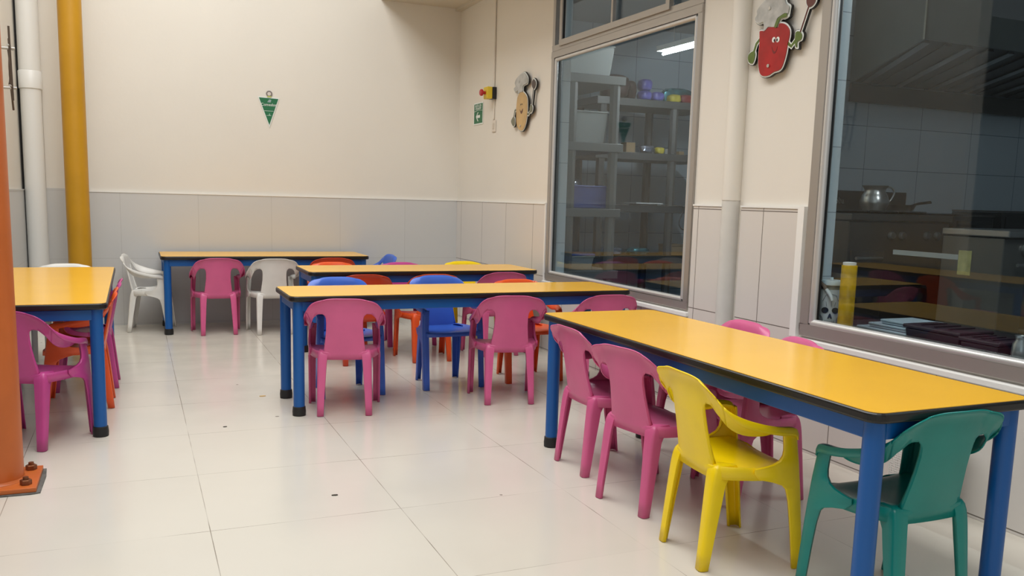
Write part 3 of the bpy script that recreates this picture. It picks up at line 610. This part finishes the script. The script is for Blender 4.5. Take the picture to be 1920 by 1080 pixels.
MB().box((-.09, -.066, .0005), (.09, .066, .02)).build('base', wp, pb, bevel=.003)
frame = MB(); frame.box((-.096, -.072, .251), (.096, -.062, .266)).box((-.096, .062, .251), (.096, .072, .266)).box((-.096, -.062, .251), (-.086, .062, .266)).box((.086, -.062, .251), (.096, .062, .266))
frame.build('rim', wp, pb, bevel=.003)
tag(pb, 'white perforated plastic basket on the floor behind the teal chair', 'basket')

# ------------------------------------------------------------------ litter on the floor
cr = mat('dark_crumb', (60, 50, 42), .7); ye = mat('yellow_crumb', (206, 168, 96), .7)
def crumb(x, y, s, m_, label):
    k = 9; pts = [(s * math.cos(2 * PI * i / k) * random.uniform(.6, 1.2), s * .35 * math.sin(2 * PI * i / k) * random.uniform(.6, 1.2)) for i in range(k)]
    o = MB().prism(pts, lambda p, z: (p[0], p[1], z), .0003, .0035).build('floor_crumb', m_, None, bevel=.0006); o.location = (x, y, 0); tag(o, label, 'crumb')
crumb(.6075, 2.885, .012, cr, 'dark curled scrap lying alone on the floor in the foreground')
crumb(.573, 4.476, .016, ye, 'yellowish food scrap on the floor left of the long table')
crumb(.340, 3.83 + .09, .008, cr, 'small dark crumb on the floor beside the left joint line')
# ------------------------------------------------------------------ storeroom shelving seen through the far window
shelf_m = mat('grey_black_shelf', (66, 68, 68), .5); shelf_l = mat('grey_shelf', (112, 114, 112), .5)
def shelving(x0, x1, y0, y1, zs, m_, posts, label):
    t = empty('shelving_unit', ((x0 + x1) / 2, (y0 + y1) / 2, 0)); cx, cy = t.location.x, t.location.y
    for z in zs:
        mb = MB().box((x0 - cx, y0 - cy, z - .062), (x1 - cx, y1 - cy, z)); mb.build('shelf', m_, t, bevel=.004)
    for px in posts:
        for py in (y0 + .04, y1 - .04):
            MB().tube([(px - cx, py - cy, 0), (px - cx, py - cy, zs[-1] - .062)], .038, 8).build('post', m_, t, smooth=False)
    return tag(t, label, 'shelf', 'kitchen shelving units')
ZL = [.515, .975, 1.452, 1.935]
shelving(2.86, 3.345, 5.7, 6.55, ZL, shelf_l, (2.93, 3.28), 'lighter grey shelving unit on the left behind the far window')
ZR = [.565, 1.005, 1.45, 1.895]
shelving(3.55, 4.72, 6.5, 6.98, ZR, shelf_m, (3.62, 4.33), 'dark shelving unit on the right behind the far window')
# boxes and tubs
clear = mat('cloudy_plastic', (186, 190, 186), .35, alpha=.75); bluep = mat('blue_tub', (96, 112, 176), .4)
def tub(name, c, w0, d0, h, m_, label, cat='tub', lid=None, flare=1.12, group=None):
    t = empty(name, c); a, b = w0 / 2, d0 / 2; k = flare
    outer = [(-a, -b, 0), (a, -b, 0), (a, b, 0), (-a, b, 0)]; top = [(x * k, y * k, h) for x, y, z in outer]
    ti = [(x * .96, y * .96, h) for x, y, z in top]; bi = [(x * .95, y * .95, .006) for x, y, z in outer]
    v = outer + top + ti + bi; f = [(0, 3, 2, 1), (12, 13, 14, 15)]
    for i in range(4):
        q = (i + 1) % 4; f += [(i, q, 4 + q, 4 + i), (4 + i, 4 + q, 8 + q, 8 + i), (8 + i, 8 + q, 12 + q, 12 + i)]
    obj('body', v, f, m_, t, bevel=.006)
    r = MB(); 
    for (x0, y0), (x1, y1) in (((-a, -b), (a, -b)), ((a, -b), (a, b)), ((a, b), (-a, b)), ((-a, b), (-a, -b))): r.tube([(x0 * k, y0 * k, h), (x1 * k, y1 * k, h)], .007, 8)
    r.build('rim', m_, t)
    if lid: MB().box((-a * k - .006, -b * k - .006, h + .007), (a * k + .006, b * k + .006, h + .022)).build('lid', lid, t, bevel=.004)
    return tag(t, label, cat, group)
tub('storage_tub', (3.08, 5.98, 1.937), .34, .40, .21, clear, 'cloudy plastic tub of bread on the top left shelf')
tub('storage_tub', (3.06, 5.93, 1.454), .30, .34, .22, clear, 'cloudy white plastic tub on the left middle shelf')
tub('storage_tub', (3.10, 6.02, .977), .36, .46, .16, bluep, 'blue plastic tub on the left shelf at window mid height', flare=1.1)
tub('storage_tub', (3.03, 5.93, .517), .24, .32, .10, clear, 'low plastic tub with a violet lid on the lowest left shelf', lid=bluep)
def blob(name, c, r, m_, label, cat, group=None, seed=0, tw=.16):
    """crumpled packet: pillow with creases"""
    rnd = random.Random(seed); n, k = 18, 10; v = []; f = []
    for i in range(k + 1):
        ph = PI * i / k
        for j in range(n):
            th = 2 * PI * j / n; e = .62
            cx_ = math.copysign(abs(math.cos(th)) ** e, math.cos(th)); sy_ = math.copysign(abs(math.sin(th)) ** e, math.sin(th)); sp = abs(math.sin(ph)) ** e; cz = math.copysign(abs(math.cos(ph)) ** e, math.cos(ph))
            q = 1 + (rnd.uniform(-tw, tw) if 0 < i < k else 0) * .5; v.append((r[0] * cx_ * sp * q, r[1] * sy_ * sp * q, r[2] * (1 + cz)))
    for i in range(k):
        for j in range(n): f.append((i * n + j, i * n + (j + 1) % n, (i + 1) * n + (j + 1) % n, (i + 1) * n + j))
    o = obj(name, v, f, m_, None, smooth=True); o.location = c; return tag(o, label, cat, group)
bread = mat('bread_crust', (196, 176, 140), .6)
for i, (x, y) in enumerate(((3.0, 5.95), (3.12, 5.93), (3.08, 6.08))):
    blob('bread_bag', (x, y, 1.946), (.06, .06, .055 + .012 * i), bread, ['pale bag in the top left tub, left one', 'pale bag in the top left tub, right one', 'tallest pale bag at the back of the top left tub'][i], 'bag', 'bags in the top left tub', i)
dk = mat('brown_pack', (62, 46, 42), .35, noise=.4, nscale=14); pu = mat('violet_pack', (98, 96, 168), .3, noise=.5, nscale=12); ylp = mat('yellow_pack', (196, 180, 60), .4, noise=.3, nscale=12); rd = mat('red_pack', (126, 34, 38), .4, noise=.3, nscale=12)
foil = mat('green_blue_foil', (90, 160, 170), .18, .7, noise=.6, nscale=16); cardb = mat('kraft_card', (140, 116, 84), .7); slv = mat('silver_pack', (176, 182, 200), .2, .8, noise=.3, nscale=14)
T2, T1_, T0 = 1.8955, 1.4505, 1.0055
blob('food_packet', (3.77, 6.62, T2), (.125, .09, .098), dk, 'large dark brown packet on the top shelf behind the window', 'packet', 'packets on the top shelf', 11)
blob('food_packet', (3.96, 6.70, T2), (.05, .08, .085), dk, 'dark brown packet beside the violet ones on the top shelf', 'packet', 'packets on the top shelf', 12)
blob('food_packet', (4.06, 6.60, T2), (.055, .06, .042), pu, 'violet packet on the top shelf, left of two side by side', 'packet', 'packets on the top shelf', 13)
blob('food_packet', (4.18, 6.60, T2), (.055, .06, .04), pu, 'violet packet on the top shelf, right of two side by side', 'packet', 'packets on the top shelf', 14)
blob('food_packet', (4.07, 6.62, T2 + .082), (.055, .06, .05), pu, 'violet packet lying on top of the other violet ones', 'packet', 'packets on the top shelf', 15)
blob('food_packet', (4.36, 6.60, T2), (.06, .05, .036), ylp, 'yellow packet on the top shelf at the right', 'packet', 'packets on the top shelf', 16)
blob('food_packet', (4.50, 6.62, T2), (.07, .05, .04), rd, 'dark red packet on the top shelf at the far right', 'packet', 'packets on the top shelf', 17)
blob('food_packet', (4.52, 6.80, T2), (.15, .06, .078), foil, 'shiny green blue foil bag behind the yellow and red packets', 'packet', 'packets on the top shelf', 18, .3)
blob('food_packet', (3.78, 6.6, T1_), (.07, .06, .018), rd, 'flat reddish packet at the left of the middle shelf', 'packet', 'packets on the middle shelf', 19)
bx = MB().box((-.045, -.05, 0), (.045, .05, .085)).build('cardboard_box', cardb, None, bevel=.003); bx.location = (3.93, 6.62, T1_ + .0005); tag(bx, 'small kraft cardboard box on the middle shelf', 'box')
blob('food_packet', (4.10, 6.60, T1_), (.065, .05, .036), slv, 'shiny silver packet right of the cardboard box', 'packet', 'packets on the middle shelf', 20, .3)
blob('food_packet', (4.235, 6.60, T1_), (.04, .04, .03), ylp, 'small yellow packet on the middle shelf', 'packet', 'packets on the middle shelf', 21)
for i, (x, mm, lb) in enumerate(((4.35, white_paint, 'small white carton on the middle shelf, larger of two'), (4.45, cardb, 'small pale carton at the right end of the middle shelf'))):
    c = MB().box((-.035 + .01 * i, -.03, 0), (.035 - .01 * i, .03, .05 - .018 * i)).build('small_carton', mm, None, bevel=.003); c.location = (x, 6.60, T1_ + .0005); tag(c, lb, 'box', 'cartons on the middle shelf')
blob('plastic_bag', (3.02, 5.92, .986), (.09, .07, .105), slv, 'crinkled clear bag standing in the blue tub', 'bag', None, 22, .4)
# tray-like kitchen scale and its cable
sc = empty('kitchen_scale', (4.10, 6.60, T0 + .0005))
MB().box((-.10, -.07, 0), (.10, .07, .012)).build('base', dark_steel, sc, bevel=.003)
frame_rect(MB(), -.13, .13, -.075, .075, .010, .012, .020)
fr2 = MB(); fr2.box((-.135, -.10, .013), (.135, -.09, .022)).box((-.135, .09, .013), (.135, .10, .022)).box((-.135, -.09, .013), (-.125, .09, .022)).box((.125, -.09, .013), (.135, .09, .022)); fr2.build('rim', white_paint, sc)
MB().box((-.125, -.09, .013), (.125, .09, .018)).build('plate', dark_steel, sc)
tag(sc, 'flat scale with a white rim on the right shelf', 'scale')
cb = MB().tube(crom([(4.25, 6.55, 1.012), (4.36, 6.50, 1.012), (4.44, 6.485, .99), (4.40, 6.48, .86), (4.45, 6.48, .80), (4.56, 6.48, .85)], 30), .0045, 8).build('power_cable', rubber, None, smooth=True); tag(cb, 'black cable hanging in a loop from the scale shelf', 'cable')
cab = empty('storage_box', (4.42, 6.62, .568)); MB().box((-.09, -.06, 0), (.09, .06, .08)).build('body', cardb, cab, bevel=.003); MB().box((-.094, -.064, .0805), (.094, .064, .10)).build('lid', mat('brown_card_lid', (112, 92, 64), .7), cab, bevel=.002)
tag(cab, 'brown lidded box on the lowest right shelf', 'box')
for i, (x, mm, lb) in enumerate(((3.80, slv, 'pale shiny bag on the lowest right shelf, left one'), (4.07, foil, 'blue green bag on the lowest right shelf, right one'))):
    blob('food_bag', (x, 6.62, .566), (.10, .07, .035), mm, lb, 'bag', 'bags on the lowest right shelf', 30 + i, .3)
# ------------------------------------------------------------------ range hood
hd = empty('range_hood', (5.3, 3.85, 0)); hx = 5.3; hy = 3.85
hs = mat('hood_steel', (128, 134, 132), .34, .8, noise=.15, nscale=1.6)
x0, x1, yb, yf, zb, zf = 4.13, 7.3, 4.30, 3.42, 1.80, 1.90
g = lambda x, y, z: (x - hx, y - hy, z)
def slab(a, b, c, d, nrm, th, name, m_):
    n = Vector(nrm) * th; v = [Vector(p) for p in (a, b, c, d)]; lo = v; hi = [p + n for p in v]
    MB().hexa(lo, hi).build(name, m_, hd)
slab(g(3.76, yf, zf), g(3.76, yf, 2.60), g(x1, yf, 2.60), g(x1, yf, zf), (0, 1, 0), .012, 'front_panel', hs)
slab(g(x0, yb, zb), g(x0, yb, 2.60), g(3.76, yf, 2.60), g(3.76, yf, zf), (1, 0, 0), .012, 'side_panel', hs)
slab(g(x1, yb, zb), g(x1, yb, 2.60), g(x1, yf, 2.60), g(x1, yf, zf), (-1, 0, 0), .012, 'side_panel', hs)
slab(g(x0, yb, 1.69), g(x0, yb, 1.80), g(x1, yb, 1.80), g(x1, yb, 1.69), (0, -1, 0), .014, 'grease_gutter', dark_steel)
slab(g(x0 + .01, yb - .02, zb + .01), g(3.76 + .01, yf + .02, zf + .012), g(x1 - .01, yf + .02, zf + .012), g(x1 - .01, yb - .02, zb + .01), (0, 0, 1), .01, 'filter_bed', dark_steel)
nf = 22
for i in range(nf):
    u = (i + .5) / nf; xa = x0 + (x1 - x0) * u; xb = 3.76 + (x1 - 3.76) * u; ww = .028
    a = Vector(g(xa, yb - .04, zb)); b = Vector(g(xb, yf + .06, zf - .004))
    MB().hexa([a + Vector((-ww, 0, 0)), a + Vector((ww, 0, 0)), b + Vector((ww, 0, 0)), b + Vector((-ww, 0, 0))], [a + Vector((-ww * .6, 0, .012)), a + Vector((ww * .6, 0, .012)), b + Vector((ww * .6, 0, .012)), b + Vector((-ww * .6, 0, .012))]).build('baffle', steel if i % 2 == 0 else dark_steel, hd)
tag(hd, 'stainless range hood with slanting baffle filters above the stoves', 'range hood')
# ------------------------------------------------------------------ stoves
def knob(parent, x, y, z, r=.022, nm='knob'):
    o = MB().lathe([(0, 0), (r, 0), (r, .012), (r * .8, .02), (0, .022)], (0, 0, 0), 20).build(nm, steel, parent, smooth=True); o.rotation_euler = (PI / 2, 0, 0); o.location = (x, y, z); return o
s1 = empty('stove', (3.925, 3.80, 0)); body_m = mat('aged_brown_steel', (84, 76, 68), .45, .5, noise=.15, nscale=3)
MB().box((-.375, -.18, .02), (.375, .18, .96)).build('body', body_m, s1, bevel=.006)
MB().box((-.38, -.20, .965), (.38, .18, 1.0)).build('cooktop', dark_steel, s1, bevel=.004)
MB().box((-.375, .14, 1.0005), (.375, .18, 1.13)).build('backguard', blackm, s1, bevel=.004)
dr = MB().box((-.36, -.195, .25), (-.12, -.182, .80)).build('oven_door', body_m, s1, bevel=.004); MB().tube([(-.34, -.212, .76), (-.15, -.212, .76)], .009, 8).build('handle', steel, dr, smooth=True)
for kx in (-.07, .01, .20, .28): knob(s1, kx, -.182, .885)
for bx_, by_ in ((-.22, -.03), (0, -.03), (.22, -.03)): MB().tube([(bx_ + .09 * math.cos(a), by_ + .09 * math.sin(a), 1.012) for a in [k * PI / 8 for k in range(17)]], .008, 6, cap=False).build('burner_grate', blackm, s1)
text('abba', .05, (-.16, .138, 1.07), (PI / 2, 0, 0), steel, s1)
tag(s1, 'brown steel stove with a steel jug standing on top', 'stove', 'kitchen stoves')
s2 = empty('stove', (4.96, 3.95, 0))
MB().box((-.62, -.33, .02), (.62, .30, .84)).build('body', body_m, s2, bevel=.006)
MB().box((-.63, -.36, .845), (.63, .30, .875)).build('cooktop', steel, s2, bevel=.004)
for kx in (-.5, -.4, -.3, -.2): knob(s2, kx, -.332, .78)
text('abba', .035, (.05, -.362, .86), (PI / 2, 0, 0), white_v, s2)
tag(s2, 'low steel stove with black pans standing on it', 'stove', 'kitchen stoves')
for i, (px, ww, hh, lb) in enumerate(((4.62, .17, .12, 'square black oven box on the low stove, left one'), (5.08, .22, .15, 'square black oven box on the low stove, right one'))):
    t = empty('griddle_box', (px, 3.9, .8755)); MB().box((-ww, -.18, 0), (ww, .18, hh)).build('body', blackm, t, bevel=.005); MB().box((-ww + .03, -.186, .025), (ww - .03, -.181, hh - .025)).build('door', mat('smoked_glass', (10, 12, 14), .1), t); MB().box((-ww, -.19, hh + .001), (ww, .18, hh + .012)).build('top_rim', dark_steel, t)
    tag(t, lb, 'griddle', 'black boxes on the low stove')
s3 = empty('stove', (4.55, 2.98, 0))
MB().box((-.62, -.0, .02), (.55, .36, .90)).build('body', mat('stove_grey_steel', (128, 128, 124), .35, .7), s3, bevel=.006)
MB().box((-.63, -.03, .905), (.56, .36, .94)).build('cooktop', steel, s3, bevel=.006)
for kx in (-.47, -.27, -.07, .13): knob(s3, kx, -.002, .845, .028)
MB().tube([(-.55, -.03, .77), (.45, -.03, .77)], .009, 8).build('towel_rail', steel, s3, smooth=True)
tag(s3, 'grey steel stove front with round knobs at the right', 'stove', 'kitchen stoves')
# steel jug and pan on the brown stove
jg = empty('steel_jug', (3.87, 3.77, 1.0205))
jr = .5
MB().lathe([(0, 0), (.060, 0), (.078, .035), (.080, .05), (.068, .085), (.055, .108), (.057, .118), (.072, .138), (.069, .138), (.052, .112), (.0, .105)], (0, 0, 0), 36).build('body', steel, jg, smooth=True)
MB().tube(crom([(.062, 0, .132), (.10, 0, .128), (.118, 0, .10), (.10, 0, .06), (.078, 0, .042)], 20), .005, 8).build('handle', steel, jg, smooth=True)
jg.rotation_euler = (0, 0, math.radians(-15))
tag(jg, 'dented steel jug with a loop handle on the brown stove', 'jug')
pan = empty('frying_pan', (4.07, 3.78, 1.0205))
MB().lathe([(0, 0), (.075, 0), (.095, .035), (.092, .035), (.073, .005), (0, .005)], (0, 0, 0), 32).build('body', blackm, pan, smooth=True)
MB().tube([(.09, 0, .03), (.15, -.01, .045), (.23, -.02, .055)], [.006, .009, .010], 8, flat=.6).build('handle', blackm, pan, smooth=True)
tag(pan, 'black frying pan beside the steel jug, handle pointing right', 'pan')
# ------------------------------------------------------------------ worktop behind the near window and what stands on it
wk = empty('prep_table', (3.0, 2.0, 0))
MB().box((-.27, -1.3, .495), (.35, .99, .525)).build('worktop', mat('dark_worktop', (52, 50, 52), .4, .3), wk, bevel=.004)
for lx in (-.23, .30):
    for ly in (-1.2, .9): MB().box((lx - .02, ly - .02, 0), (lx + .02, ly + .02, .494)).build('leg', dark_steel, wk)
tag(wk, 'dark low prep table standing right behind the near window', 'table')
WZ = .5255
bonew = mat('bone_white', (214, 216, 214), .45, noise=.06, nscale=20); ink = mat('dark_ink', (28, 30, 34), .5); gink = mat('grey_ink', (128, 132, 136), .5)
sk = empty('skull_cup', (2.674, 2.798, .4968))
R0 = .045; Hc = .195
MB().lathe([(0, 0), (R0 * .94, 0), (R0 * .96, .004), (R0 * 1.02, Hc), (R0 * .98, Hc), (R0 * .9, .01), (0, .01)], (0, 0, 0), 40).build('body', bonew, sk, smooth=True)
FA = math.atan2(-2.798, -2.674) + .05     # the face looks out through the window
def onc(poly, z0, off=.0012, dep=.0015):
    """wrap a flat outline (a = metres round the cup, z) onto the cup wall"""
    mb = MB(); v = []; n = len(poly)
    poly = [(a, z + .026) for a, z in poly]
    for d in (off, off + dep):
        for a, z in poly:
            rr = R0 * (.96 + .06 * z / Hc) + d; an = FA + a / R0; v.append((rr * math.cos(an), rr * math.sin(an), z))
    return v, [tuple(range(n, 2 * n))] + [(k, (k + 1) % n, n + (k + 1) % n, n + k) for k in range(n)]
def ell2(c, a, b, n=16, rot=0): return [(c[0] + a * math.cos(t) * math.cos(rot) - b * math.sin(t) * math.sin(rot), c[1] + a * math.cos(t) * math.sin(rot) + b * math.sin(t) * math.cos(rot)) for t in [2 * PI * k / n for k in range(n)]]
for s in (-1, 1):
    obj('eye_socket', *onc(ell2((s * .021, .083), .015, .0125, rot=s * -.2), 0), ink, sk)
    obj('cheek_line', *onc(smooth2([(s * .040, .062), (s * .030, .052), (s * .026, .036), (s * .030, .02), (s * .036, .016), (s * .034, .04), (s * .043, .056)]), 0), gink, sk)
obj('nose_hole', *onc([(0, .072), (.004, .066), (.009, .050), (.005, .048), (0, .054), (-.005, .048), (-.009, .050), (-.004, .066)], 0), ink, sk)
mb = MB()
for k in range(-4, 5):
    v, f = onc([(k * .0048 - .0004, .026), (k * .0048 + .0004, .026), (k * .0048 + .0004, .042), (k * .0048 - .0004, .042)], 0); mb.add(v, f)
v, f = onc([(-.024, .0335), (0, .0325), (.024, .0335), (.024, .0345), (0, .0337), (-.024, .0345)], 0); mb.add(v, f); mb.build('teeth_lines', ink, sk)
mb = MB()
for L_ in ([(.004, .10), (.003, .135)], [(-.015, .10), (-.018, .12)], [(.015, .10), (.019, .118)]):
    v, f = onc(thick(L_, .0006), 0); mb.add(v, f)
v, f = onc(thick([(-.033, .12), (-.02, .146), (0, .152), (.02, .146), (.033, .12)], .0007), 0); mb.add(v, f)
mb.build('skull_lines', gink, sk)
tag(sk, 'white cup with a printed skull face in the window corner', 'cup')
MB().lathe([(0, Hc - .03), (.036, Hc - .03), (.038, Hc + .018), (0, Hc + .018)], (0, 0, 0), 32).build('inner_jar', mat('beige_jar', (176, 168, 150), .3), sk, smooth=True)
MB().lathe([(0, Hc + .038), (.044, Hc + .037), (.047, Hc + .030), (.047, Hc + .0185), (0, Hc + .0185)], (0, 0, 0), 32).build('lid', mat('pale_blue_lid', (198, 216, 222), .35), sk, smooth=True)
MB().lathe([(0, Hc + .050), (.006, Hc + .049), (.007, Hc + .0382)], (0, 0, 0), 12).build('lid_knob', MATS['pale_blue_lid'], sk, smooth=True)
br = empty('pastry_brush', (2.627, 2.79, .4965 + Hc + .020)); br.rotation_euler = (0, 0, math.radians(-90))
MB().tube([(-.020, 0, .008), (.0, 0, -.004), (.014, 0, -.018)], [.007, .009, .008], 12, flat=.7).build('bristle_head', mat('brown_bristle', (120, 100, 84), .7), br, smooth=True)
MB().tube([(.012, 0, -.016), (.030, 0, -.030), (.046, 0, -.046), (.052, 0, -.062)], [.007, .008, .007, .005], 12, flat=.7).build('handle', bonew, br, smooth=True)
tag(br, 'white handled brush propped against the lid of the skull cup', 'brush')
rl = empty('tape_roll_tube', (2.668, 2.700, .4968))
amber = mat('amber_wrap', (200, 156, 24), .22, noise=.30, nscale=16)
MB().lathe([(0, 0), (.030, 0), (.031, .004), (.031, .300), (.029, .303), (0, .303)], (0, 0, 0), 36).build('tube', amber, rl, smooth=True)
MB().lathe([(0, .3035), (.026, .3035), (.026, .314), (.020, .315), (.018, .310), (0, .310)], (0, 0, 0), 32).build('white_core', white_paint, rl, smooth=True)
tag(rl, 'tall amber yellow roll standing upright in the window', 'roll')
# stack of pale trays
for k in range(3):
    t = empty('plastic_tray', (2.87 + .01 * k, 2.62 - .03 * k, WZ + .001 + .0195 * k)); a, b = .085, .125 - .022 * k
    MB().box((-a, -b, 0), (a, b, .009)).build('base', mat('pale_grey_tray', (176, 190, 198), .35), t, bevel=.003)
    MB().box((-a - .004, -b - .004, .0092), (a + .004, b + .004, .0175)).build('rim', MATS['pale_grey_tray'], t, bevel=.003)
    tag(t, ['pale grey tray at the bottom of the stack beside the amber roll', 'pale grey tray in the middle of the stack beside the amber roll', 'pale grey tray on top of the stack beside the amber roll'][k], 'tray', 'stacked pale trays')
cr_m = mat('dark_maroon_plastic', (52, 36, 42), .4)
def crate(x, y, lx, ly, h, z, label):
    t = empty('plastic_crate', (x, y, z))
    MB().hexa([(-lx * .94, -ly * .94, 0), (lx * .94, -ly * .94, 0), (lx * .94, ly * .94, 0), (-lx * .94, ly * .94, 0)], [(-lx, -ly, h), (lx, -ly, h), (lx, ly, h), (-lx, ly, h)]).build('body', cr_m, t, bevel=.006)
    MB().box((-lx - .007, -ly - .007, h + .001), (lx + .007, ly + .007, h + .016)).build('lid', cr_m, t, bevel=.006)
    mb = MB()
    for q in (-.5, 0, .5): mb.box((-lx * .8, q * ly - .004, h + .0162), (lx * .8, q * ly + .004, h + .021))
    mb.build('lid_rib', cr_m, t); return tag(t, label, 'crate', 'dark crates behind the near window')
crate(2.86, 2.37, .085, .125, .045, WZ, 'dark maroon lidded crate beside the pale trays')
crate(2.84, 2.155, .075, .078, .035, WZ, 'smaller dark maroon crate left of the steel milk jug')
mj = empty('milk_jug', (2.80, 2.02, WZ))
MB().lathe([(0, 0), (.027, 0), (.029, .02), (.026, .055), (.018, .068), (.019, .078), (.022, .084), (.020, .084), (.016, .074), (0, .07)], (0, 0, 0), 32).build('body', steel, mj, smooth=True)
MB().tube(crom([(.018, 0, .076), (.038, 0, .076), (.044, 0, .055), (.034, 0, .03), (.027, 0, .025)], 18), .0035, 8).build('handle', blackm, mj, smooth=True)
mj.rotation_euler = (0, 0, math.radians(-40))
tag(mj, 'small steel milk jug with a dark handle at the right', 'jug')
# glass screen on the prep table, and a note stuck on the window
gs = empty('glass_screen', (2.92, 1.62, WZ)); 
MB().box((-.004, -.9, .012), (.004, .50, .42)).build('pane', glass('screen_glass', (.88, .92, .92), .6), gs)
for yy in (-.7, .35): MB().box((-.02, yy - .02, 0), (.02, yy + .02, .03)).build('clamp', dark_steel, gs, bevel=.003)
tag(gs, 'clear glass screen standing on the prep table at the right', 'screen')
nt_ = MB().box((XW + .0235, 2.099, .812), (XW + .0245, 2.150, .896)).build('paper_note', mat('yellowed_paper', (140, 138, 92), .7, noise=.25, nscale=30), None); tag(nt_, 'yellowed paper note stuck on the near window', 'note')
tp_ = MB().box((XW + .0235, 2.151, .862), (XW + .0242, 2.435, .880)).build('tape_strip', mat('pale_tape', (128, 136, 138), .5), None); tag(tp_, 'long pale strip of tape left of the paper note on the window', 'tape')
